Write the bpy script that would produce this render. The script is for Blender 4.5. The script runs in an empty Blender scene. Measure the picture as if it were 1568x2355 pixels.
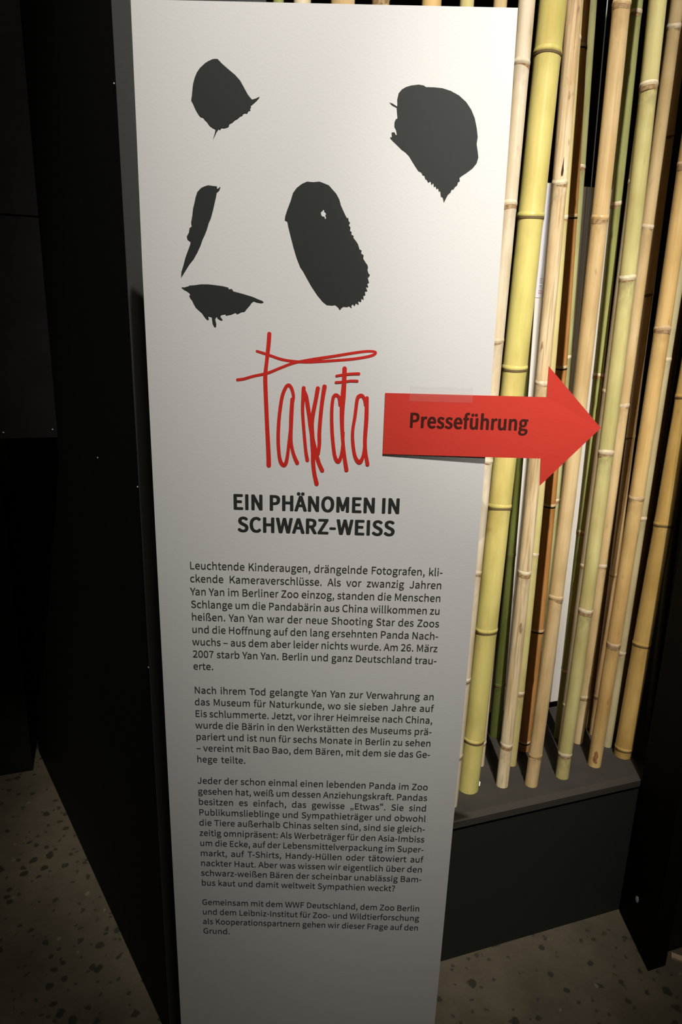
# Exhibition text panel in front of a bamboo-filled display case (Blender 4.5, self-contained)
import bpy, bmesh, math, random
from mathutils import Vector, Matrix
from mathutils.geometry import tessellate_polygon

random.seed(7)
sc = bpy.context.scene
COL = sc.collection

# ------------------------------------------------------------------ camera
W, H, FPX = 1568, 2355, 1570.0
cam_d = bpy.data.cameras.new('camera')
cam = bpy.data.objects.new('camera', cam_d)
COL.objects.link(cam)
sc.camera = cam
yaw, pitch, roll = -0.00686, 0.27255, 0.02531
f = Vector((math.sin(yaw)*math.cos(pitch), math.cos(yaw)*math.cos(pitch), -math.sin(pitch)))
r0 = Vector((math.cos(yaw), -math.sin(yaw), 0)); u0 = r0.cross(f)
r = r0*math.cos(roll) + u0*math.sin(roll)
u = -r0*math.sin(roll) + u0*math.cos(roll)
cam.matrix_world = Matrix(((r.x, u.x, -f.x, 0.0450), (r.y, u.y, -f.y, -1.0152), (r.z, u.z, -f.z, 1.6095), (0, 0, 0, 1)))
cam_d.sensor_fit = 'VERTICAL'
cam_d.sensor_height = 36.0
cam_d.lens = FPX/H*36.0
cam_d.clip_start = 0.01

# ------------------------------------------------------------------ light
world = bpy.data.worlds.new('dim_hall')
sc.world = world
world.use_nodes = True
wb = world.node_tree.nodes['Background']
wb.inputs[0].default_value = (1.0, 0.93, 0.82, 1)
wb.inputs[1].default_value = 0.018

def lamp(name, kind, loc, target, power, color, **kw):
    d = bpy.data.lights.new(name, kind)
    d.energy = power
    d.color = color
    for k, v in kw.items():
        setattr(d, k, v)
    o = bpy.data.objects.new(name, d)
    COL.objects.link(o)
    o.location = loc
    o.rotation_euler = (Vector(target) - Vector(loc)).to_track_quat('-Z', 'Y').to_euler()
    return o

SPOT = (0.62, -1.93, 6.22)                      # exhibition spotlight on the ceiling track
lamp('ceiling_spotlight', 'SPOT', SPOT, (0.255, 0.453, 1.81), 1930.0, (1.0, 0.955, 0.89),
     spot_size=math.radians(22.7), spot_blend=1.0, shadow_soft_size=0.035)
lamp('case_spotlight', 'SPOT', (0.675, -3.99, 3.92), (0.474, 0.50, 1.54), 440.0, (1.0, 0.955, 0.87),
     spot_size=math.radians(13.4), spot_blend=1.0, shadow_soft_size=0.03)
lamp('spotlight_spill', 'SPOT', (0.45, -1.85, 5.7), (-0.15, 0.1, 0.6), 195.0, (1.0, 0.95, 0.87),  # wide weak spill of the ceiling spotlight, added as a lamp of its own
     spot_size=math.radians(50), spot_blend=1.0, shadow_soft_size=0.12)

lamp('side_downlight', 'SPOT', (-1.25, -0.9, 4.2), (-0.74, 0.78, 0.0), 46.0, (1.0, 0.86, 0.70),
     spot_size=math.radians(9.5), spot_blend=1.0, shadow_soft_size=0.05)

vs = sc.view_settings
vs.view_transform = 'Standard'
vs.look = 'None'
vs.gamma = 1.0
vs.use_curve_mapping = False
vs.exposure = 0.0

# ------------------------------------------------------------------ helpers
def obj(name, verts, faces, mats=None, parent=None, loc=(0, 0, 0), idx=None, smooth=False):
    me = bpy.data.meshes.new(name)
    me.from_pydata([tuple(v) for v in verts], [], faces)
    for m in (mats if isinstance(mats, (list, tuple)) else [mats]):
        me.materials.append(m)
    if idx:
        for p, i in zip(me.polygons, idx):
            p.material_index = i
    if smooth:
        for p in me.polygons:
            p.use_smooth = True
    me.update()
    o = bpy.data.objects.new(name, me)
    COL.objects.link(o)
    o.location = loc
    if parent:
        o.parent = parent
    return o

def tag(o, label=None, cat=None, group=None, kind=None):
    for k, v in (('label', label), ('category', cat), ('group', group), ('kind', kind)):
        if v:
            o[k] = v
    return o

def empty(name, loc):
    o = bpy.data.objects.new(name, None)
    o.empty_display_size = 0.05
    COL.objects.link(o)
    o.location = loc
    return o

def bevel(o, w, seg=2):
    bm = bmesh.new(); bm.from_mesh(o.data)
    bmesh.ops.recalc_face_normals(bm, faces=bm.faces)
    bmesh.ops.bevel(bm, geom=list(bm.edges), offset=w, segments=seg, affect='EDGES', profile=0.6)
    bm.to_mesh(o.data); bm.free()
    return o

def prism(foot, z0, z1):
    n = len(foot)
    v = [(x, y, z0) for x, y in foot] + [(x, y, z1) for x, y in foot]
    fc = [tuple(range(n - 1, -1, -1)), tuple(range(n, 2*n))]
    for i in range(n):
        j = (i + 1) % n
        fc.append((i, j, n + j, n + i))
    return v, fc

def node(nt, t, **kw):
    n = nt.nodes.new(t)
    for k, v in kw.items():
        if k.startswith('i_'):
            n.inputs[int(k[2:])].default_value = v
        else:
            setattr(n, k, v)
    return n

def mat(name, col, rough=0.6, spec=0.4, bump=None, var=None, coat=0.0):
    """plain procedural surface; var=(colour2, scale, lo, hi) mottles it, bump=(scale, strength)"""
    m = bpy.data.materials.new(name); m.use_nodes = True
    nt = m.node_tree; b = nt.nodes['Principled BSDF']
    b.inputs['Base Color'].default_value = (*col, 1)
    b.inputs['Roughness'].default_value = rough
    b.inputs['Specular IOR Level'].default_value = spec
    b.inputs['Coat Weight'].default_value = coat
    tc = node(nt, 'ShaderNodeTexCoord')
    if var:
        c2, s, lo, hi = var
        nz = node(nt, 'ShaderNodeTexNoise'); nz.inputs['Scale'].default_value = s; nz.inputs['Detail'].default_value = 5
        nt.links.new(tc.outputs['Object'], nz.inputs['Vector'])
        cr = node(nt, 'ShaderNodeValToRGB')
        cr.color_ramp.elements[0].position = lo; cr.color_ramp.elements[1].position = hi
        cr.color_ramp.elements[0].color = (*col, 1); cr.color_ramp.elements[1].color = (*c2, 1)
        nt.links.new(nz.outputs[0], cr.inputs[0]); nt.links.new(cr.outputs[0], b.inputs['Base Color'])
    if bump:
        nb = node(nt, 'ShaderNodeTexNoise'); nb.inputs['Scale'].default_value = bump[0]; nb.inputs['Detail'].default_value = 4
        nt.links.new(tc.outputs['Object'], nb.inputs['Vector'])
        bp = node(nt, 'ShaderNodeBump'); bp.inputs['Strength'].default_value = bump[1]; bp.inputs['Distance'].default_value = 0.002
        nt.links.new(nb.outputs[0], bp.inputs['Height']); nt.links.new(bp.outputs[0], b.inputs['Normal'])
    return m

def fill(contours):
    """triangles of flat contours (outer loops and their holes) -> verts2d, tris"""
    def area(c):
        return sum(c[i][0]*c[(i+1) % len(c)][1] - c[(i+1) % len(c)][0]*c[i][1] for i in range(len(c)))/2
    def inside(p, c):
        k = False
        for i in range(len(c)):
            (x1, y1), (x2, y2) = c[i], c[i-1]
            if (y1 > p[1]) != (y2 > p[1]) and p[0] < (x2-x1)*(p[1]-y1)/(y2-y1)+x1:
                k = not k
        return k
    cs = sorted(contours, key=lambda c: -abs(area(c)))
    groups = []
    for c in cs:
        for g in groups:
            if inside(c[0], g[0]) and not any(inside(c[0], h) for h in g[1:]):
                g.append(c); break
        else:
            groups.append([c])
    V, T = [], []
    for g in groups:
        b = len(V)
        for t in tessellate_polygon([[Vector((x, y, 0)) for x, y in c] for c in g]):
            T.append(tuple(b+i for i in t))
        for c in g:
            V += c
    return V, T

# the case front runs at an angle to the panel: D along it, N into it
D = Vector((0.9448, 0.3277, 0)); N = Vector((-0.3277, 0.9448, 0))
FRONT0 = Vector((-0.3245, 0.1645, 0))            # corner of case and left wall
def at(along, depth, z=0.0):
    return FRONT0 + D*along + N*depth + Vector((0, 0, z))
def slab(a0, a1, d0, d1, z0, z1):
    return prism([at(a, d).to_2d()[:] for a, d in ((a0, d0), (a1, d0), (a1, d1), (a0, d1))], z0, z1)

# ------------------------------------------------------------------ measured data
# base x, base y, lean x, lean y, radius, heights of the rings, skin, label
POLES = [
    (0.3328, 0.4582, 0.0128, 0.0045, 0.0153, [0.146, 0.356, 0.627, 0.887, 1.142, 1.407, 1.653], 'straw', 'slim pale straw bamboo pole running along the right edge of the white panel', 0.005),
    (0.3868, 0.5243, 0.0195, 0.0068, 0.0269, [0.15, 0.455, 0.768, 1.082, 1.393, 1.693, 1.968], 'yellowgreen', 'thickest bamboo pole, glossy yellow green, second from the white panel', 0.002),
    (0.5076, 0.7697, -0.0261, -0.0091, 0.0175, [0.171, 0.569, 0.923, 1.287, 1.584], 'shadedolive', 'slender green bamboo pole half shaded behind the thickest yellow green pole', 0.006),
    (0.4361, 0.6255, 0.0013, 0.0005, 0.0119, [0.072, 0.598, 0.942, 1.297, 1.63], 'straw', 'thin straw bamboo pole peeping out right of the thickest pole near its foot', 0.0),
    (0.4795, 0.5408, -0.0044, 0.0173, 0.0156, [0.123, 0.597, 1.05, 1.465, 1.823], 'streaky', 'streaky weathered tan bamboo pole with a dark split above a ring, behind the arrow head', 0.008),
    (0.5248, 0.6317, -0.0194, -0.0067, 0.0131, [0.225, 0.617, 1.036, 1.407, 1.75], 'yellowgreen2', 'slim yellow green bamboo pole tucked behind the right side of the streaky tan pole', 0.013),
    (0.5757, 0.7044, -0.0157, 0.0423, 0.0184, [0.027, 0.365, 0.718, 1.074, 1.428, 1.786], 'orange', 'orange brown bamboo pole with black rings, mostly in shade', 0.018),
    (0.6651, 0.8546, -0.0439, -0.0153, 0.0112, [0.305, 0.707, 1.097, 1.551, 1.935], 'olive', 'slim olive bamboo pole showing left of the broad smooth tan pole, above the arrow', 0.0),
    (0.5585, 0.548, -0.0001, -0.0001, 0.017, [0.091, 0.536, 0.99, 1.396, 1.785], 'tan', 'broad smooth tan bamboo pole passing behind the point of the red arrow', 0.011),
    (0.6938, 0.7662, -0.0179, -0.0062, 0.0127, [0.224, 0.642, 1.058, 1.458, 1.85], 'green', 'green bamboo pole right of the broad smooth tan pole, its lower half dark', 0.004),
    (0.6515, 0.5848, -0.0065, -0.0022, 0.0174, [0.072, 0.487, 0.891, 1.28, 1.656, 1.98], 'palegreen', 'pale grey green bamboo pole with whitish rings, touching the tip of the arrow', 0.012),
    (0.6912, 0.7176, -0.0006, -0.0002, 0.0124, [0.14, 0.56, 1.022, 1.499, 1.909], 'greytan', 'greyish tan bamboo pole half hidden behind the left side of the pale grey green pole', 0.0),
    (0.7456, 0.7471, -0.0001, -0.0, 0.0145, [0.152, 0.551, 0.984, 1.407, 1.82], 'straw2', 'straw coloured bamboo pole touching the right side of the pale grey green pole', 0.0),
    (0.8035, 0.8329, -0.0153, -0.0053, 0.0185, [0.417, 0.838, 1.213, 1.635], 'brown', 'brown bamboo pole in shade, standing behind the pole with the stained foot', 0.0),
    (0.8049, 0.7889, -0.0141, -0.0049, 0.0109, [0.129, 0.513, 0.9, 1.26, 1.615], 'brown2', 'slim light brown bamboo pole left of the pole with the stained foot', 0.0),
    (0.7579, 0.6408, 0.0092, 0.0032, 0.0178, [0.37, 0.768, 1.175, 1.523, 1.851], 'tan2', 'golden tan bamboo pole with a reddish stain on its foot', 0.004),
    (0.8268, 0.733, 0.004, 0.0014, 0.0131, [0.3, 0.691, 1.101, 1.459], 'palegreen2', 'slim greenish bamboo pole behind the right side of the stained foot pole', 0.0),
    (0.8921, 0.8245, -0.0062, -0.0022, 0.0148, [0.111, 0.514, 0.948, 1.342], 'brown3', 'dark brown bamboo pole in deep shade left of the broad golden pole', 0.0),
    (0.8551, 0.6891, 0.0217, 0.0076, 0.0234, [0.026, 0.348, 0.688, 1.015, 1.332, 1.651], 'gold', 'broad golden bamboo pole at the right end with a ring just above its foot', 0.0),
    (0.964, 0.7807, -0.0351, -0.0122, 0.0125, [0.197, 0.611, 1.023], 'green2', 'green bamboo pole with shade darkened into its colour at the right, next to the black post', 0.0),
    (-0.135, 0.3351, 0.0, 0.0, 0.0174, [0.432, 0.752, 1.088, 1.398, 1.671], 'straw2', 'tan bamboo pole behind the panel, leftmost of those showing above its top edge', 0.0),
    (-0.1046, 0.4515, 0.0, 0.0, 0.01, [0.054, 0.438, 0.838, 1.205, 1.526], 'green', 'slim green bamboo pole behind the panel, second from left above its top edge', 0.0),
    (-0.0556, 0.3838, 0.0, 0.0, 0.0153, [0.227, 0.579, 0.946, 1.285, 1.582], 'straw', 'straw bamboo pole behind the panel, third from left above its top edge', 0.0),
    (0.0158, 0.3769, 0.0, 0.0, 0.0209, [0.163, 0.521, 0.895, 1.238, 1.539], 'tan', 'broad tan bamboo pole behind the panel, fourth from left above its top edge', 0.0),
    (0.084, 0.4218, 0.0, 0.0, 0.0157, [0.433, 0.769, 1.121, 1.446, 1.733], 'palegreen', 'bamboo pole behind the panel with a ring level with its top edge', 0.0),
    (0.1769, 0.4435, 0.0, 0.0, 0.0179, [0.29, 0.645, 1.017, 1.36, 1.661], 'tan2', 'golden tan bamboo pole behind the panel, sixth from left above its top edge', 0.0),
    (0.2489, 0.5003, 0.0, 0.0, 0.0137, [0.158, 0.539, 0.936, 1.301, 1.622], 'yellowgreen2', 'pale yellow green bamboo pole behind the panel, second left of its top right corner', 0.0),
    (0.3126, 0.5013, 0.0, 0.0, 0.0128, [0.222, 0.596, 0.986, 1.345, 1.661], 'straw2', 'straw bamboo pole behind the panel, just left of its top right corner', 0.0),
]
# brush shapes on the panel, tenths of a millimetre (x, height)
ART = {
    'left_ear': [[[-1447,19346],[-1414,19351],[-1379,19350],[-1320,19296],[-1240,19235],[-1151,19170],[-1089,19109],[-1041,19032],[-990,18948],[-954,18907],[-933,18888],[-880,18904],[-828,18927],[-872,18880],[-922,18840],[-956,18814],[-947,18795],[-967,18785],[-953,18760],[-978,18760],[-1001,18727],[-1034,18729],[-1054,18719],[-1062,18701],[-1096,18688],[-1132,18658],[-1160,18647],[-1202,18612],[-1236,18598],[-1253,18561],[-1273,18553],[-1315,18544],[-1348,18546],[-1366,18521],[-1385,18533],[-1414,18495],[-1434,18457],[-1464,18401],[-1437,18477],[-1427,18527],[-1468,18546],[-1504,18568],[-1541,18617],[-1563,18634],[-1590,18665],[-1623,18672],[-1650,18701],[-1684,18755],[-1705,18799],[-1718,18828],[-1741,18867],[-1732,18909],[-1720,18994],[-1710,19055],[-1686,19128],[-1656,19189],[-1614,19242],[-1544,19299],[-1502,19323]]],
    'right_ear': [[[999,19001],[1038,19046],[1091,19076],[1159,19096],[1254,19108],[1322,19100],[1356,19081],[1460,19081],[1570,19073],[1681,19044],[1794,18993],[1895,18917],[1970,18826],[2022,18728],[2059,18605],[2078,18506],[2071,18418],[2092,18330],[2106,18260],[2089,18191],[2037,18126],[1958,18068],[1904,18033],[1869,18007],[1878,17963],[1856,17955],[1847,17916],[1815,17889],[1803,17863],[1775,17857],[1763,17823],[1731,17796],[1706,17751],[1681,17693],[1660,17756],[1634,17768],[1621,17838],[1604,17827],[1590,17871],[1568,17858],[1555,17896],[1533,17883],[1521,17935],[1497,17908],[1483,17954],[1451,17938],[1432,17971],[1408,17984],[1395,18022],[1369,18029],[1353,18060],[1310,18079],[1265,18135],[1219,18197],[1174,18260],[1122,18305],[1073,18334],[1029,18371],[985,18408],[948,18437],[907,18476],[935,18482],[927,18537],[965,18540],[984,18508],[1000,18508],[986,18570],[962,18607],[960,18657],[975,18694],[999,18707],[988,18781],[982,18835],[923,18861],[878,18896],[928,18878],[985,18847],[989,18879],[984,18928]]],
    'left_eye': [[[-1644,17800],[-1587,17825],[-1544,17836],[-1487,17830],[-1425,17826],[-1423,17792],[-1402,17805],[-1376,17824],[-1394,17779],[-1429,17750],[-1439,17700],[-1461,17621],[-1486,17528],[-1518,17426],[-1548,17367],[-1580,17272],[-1611,17204],[-1641,17149],[-1673,17067],[-1723,16971],[-1775,16887],[-1836,16817],[-1898,16727],[-1960,16634],[-1955,16704],[-1925,16788],[-1891,16898],[-1856,16981],[-1818,17069],[-1811,17113],[-1851,17139],[-1861,17177],[-1830,17226],[-1819,17286],[-1787,17308],[-1794,17361],[-1776,17442],[-1762,17535],[-1742,17601],[-1722,17681],[-1697,17747]]],
    'right_eye': [[[-491,17470],[-463,17551],[-420,17657],[-387,17763],[-336,17829],[-265,17882],[-195,17912],[-110,17907],[-25,17916],[32,17897],[103,17872],[147,17827],[205,17770],[249,17698],[274,17620],[301,17568],[340,17494],[361,17463],[378,17469],[385,17424],[406,17406],[386,17378],[413,17344],[406,17304],[432,17283],[424,17256],[459,17238],[457,17211],[493,17171],[523,17131],[546,17064],[575,17051],[571,17010],[606,16989],[602,16943],[639,16889],[663,16862],[673,16826],[665,16798],[681,16752],[703,16730],[683,16697],[668,16710],[694,16627],[666,16613],[688,16566],[649,16570],[675,16515],[640,16509],[647,16458],[618,16452],[626,16396],[596,16415],[591,16367],[547,16377],[557,16326],[518,16348],[499,16308],[474,16335],[451,16312],[461,16278],[422,16306],[392,16294],[342,16298],[316,16281],[290,16249],[268,16285],[223,16318],[179,16311],[104,16315],[44,16359],[-31,16442],[-121,16566],[-196,16690],[-241,16766],[-276,16810],[-330,16935],[-374,17070],[-412,17205],[-448,17338],[-462,17405],[-497,17422]],[[-2,17534],[21,17554],[35,17572],[44,17562],[47,17541],[61,17536],[76,17510],[62,17496],[77,17462],[60,17443],[48,17475],[22,17477],[5,17495]]],
    'muzzle': [[[-1965,16503],[-1921,16501],[-1867,16516],[-1846,16528],[-1772,16535],[-1683,16549],[-1580,16551],[-1477,16542],[-1374,16531],[-1294,16513],[-1289,16491],[-1247,16497],[-1224,16464],[-1154,16449],[-1051,16423],[-947,16395],[-888,16371],[-814,16344],[-794,16328],[-829,16318],[-889,16325],[-936,16341],[-966,16321],[-993,16283],[-1038,16234],[-1068,16196],[-1113,16189],[-1173,16159],[-1200,16178],[-1263,16151],[-1338,16135],[-1346,16155],[-1403,16142],[-1422,16119],[-1384,16068],[-1414,16067],[-1452,16089],[-1472,16117],[-1494,16080],[-1478,16008],[-1485,15970],[-1509,15973],[-1532,16021],[-1541,16107],[-1592,16120],[-1584,16072],[-1608,16068],[-1643,16105],[-1680,16161],[-1724,16197],[-1767,16236],[-1795,16287],[-1815,16329],[-1843,16365],[-1854,16393],[-1836,16404],[-1852,16432],[-1893,16459],[-1928,16475]]],
}
# title strokes: x, height, half width
STROKES = [
    [[-717.2,15891.6,27.0],[-729.9,15732.0,27.1],[-757.2,15495.6,24.3],[-778.6,15276.4,27.5],[-770.1,14953.7,27.7],[-755.5,14563.4,28.0],[-736.6,14143.8,30.4],[-733.1,13962.5,31.6]],
    [[-897.4,15645.7,16.1],[-806.9,15620.5,17.1],[-666.0,15576.8,17.2],[-544.9,15540.4,17.2],[-383.2,15516.9,17.2],[-181.2,15510.1,17.2],[20.6,15523.1,17.2],[262.3,15544.9,17.1],[503.6,15570.7,17.1],[703.8,15607.2,17.1],[793.2,15636.9,18.1],[826.1,15669.1,15.1],[781.3,15685.6,15.0],[661.0,15680.6,16.1],[461.1,15648.2,17.1],[220.7,15603.0,18.1],[-20.4,15561.5,19.2],[-221.7,15524.9,17.2],[-383.1,15485.3,17.2],[-565.0,15413.3,17.2],[-747.8,15337.0,18.3],[-951.4,15288.0,17.3],[-1094.4,15244.3,18.3],[-1186.3,15229.9,19.4]],
    [[-370.0,14943.7,20.5],[-364.2,15015.0,20.5],[-385.2,15105.6,22.5],[-416.1,15161.2,22.4],[-446.7,15168.5,22.4],[-483.3,15127.2,22.5],[-528.1,15010.8,23.6],[-560.7,14816.2,23.7],[-581.4,14609.5,23.8],[-589.7,14358.9,24.0],[-577.3,14148.1,24.1],[-552.0,14020.9,26.3],[-507.8,13970.7,28.4],[-472.1,14006.0,25.2],[-447.3,14130.3,23.1],[-427.1,14321.2,21.9],[-403.1,14551.9,21.8],[-387.6,14779.7,21.6],[-376.1,14943.6,22.6]],
    [[-380.3,14963.8,26.7],[-395.4,14676.5,27.9],[-398.1,14364.0,22.9],[-372.2,14196.0,23.0],[-338.0,14090.7,25.2],[-301.8,14010.6,27.3]],
    [[-213.9,15134.2,26.5],[-222.5,14967.9,24.6],[-227.2,14804.4,22.6],[-212.8,14598.5,21.7],[-189.6,14348.6,21.9],[-171.1,14180.2,23.0],[-148.9,14057.5,25.2]],
    [[-209.4,15089.9,26.6],[-175.8,15009.8,26.6],[-154.0,14888.2,27.7],[-127.4,14724.8,26.8],[-104.7,14559.8,26.9],[-64.6,14351.9,28.1],[-24.7,14184.2,29.3],[28.1,14015.3,27.3],[78.3,13905.1,28.4]],
    [[-5.8,15135.5,27.5],[-35.8,14952.4,26.6],[-70.2,14767.4,27.8],[-88.7,14601.8,29.0],[-77.7,14393.6,31.2],[-62.4,14183.2,30.3],[-60.4,14034.3,28.3],[-41.2,13863.1,27.4],[-2.8,13695.3,29.7]],
    [[91.7,15162.1,29.5],[62.6,14955.0,26.6],[39.9,14708.5,25.8],[27.1,14480.0,25.9],[29.7,14312.4,25.0],[13.2,14164.0,25.1]],
    [[326.2,14900.7,20.5],[311.5,15002.0,22.5],[277.8,15041.7,22.5],[243.2,15036.8,22.5],[217.8,14979.3,22.5],[205.3,14795.2,22.6],[215.0,14526.7,23.8],[241.1,14275.9,24.0],[269.6,14117.8,25.1],[313.1,14048.7,27.3],[349.7,14098.7,24.1],[375.6,14237.3,20.9],[385.9,14489.5,18.7]],
    [[380.3,15429.3,29.3],[377.4,15225.7,30.5],[368.2,15023.8,34.7],[360.0,14860.7,32.8],[361.0,14655.0,27.9],[380.2,14384.8,23.9],[406.9,14153.4,25.1],[446.5,13923.8,28.4]],
    [[263.3,15322.8,15.2],[348.1,15338.9,16.2],[469.3,15356.0,17.2],[590.7,15363.0,18.2]],
    [[257.3,15228.7,16.3],[370.9,15239.6,15.2],[472.1,15256.2,16.2],[569.6,15256.7,17.3]],
    [[699.2,14910.4,16.4],[684.2,14991.4,20.4],[651.8,15043.3,22.5],[613.0,15042.3,24.5],[577.9,14988.6,23.5],[552.5,14742.6,22.6],[525.6,14534.9,21.7],[531.1,14346.8,22.9],[570.7,14136.6,24.1],[632.0,14048.8,29.3],[676.6,14096.9,24.1],[701.7,14224.9,18.8],[717.4,14498.3,20.7],[719.2,14808.6,24.6],[721.0,14992.3,22.5]],
    [[720.3,15012.6,24.5],[722.7,14705.9,27.8],[712.6,14393.7,26.0],[727.4,14204.4,24.0],[763.1,14018.2,26.2]],
]
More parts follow.
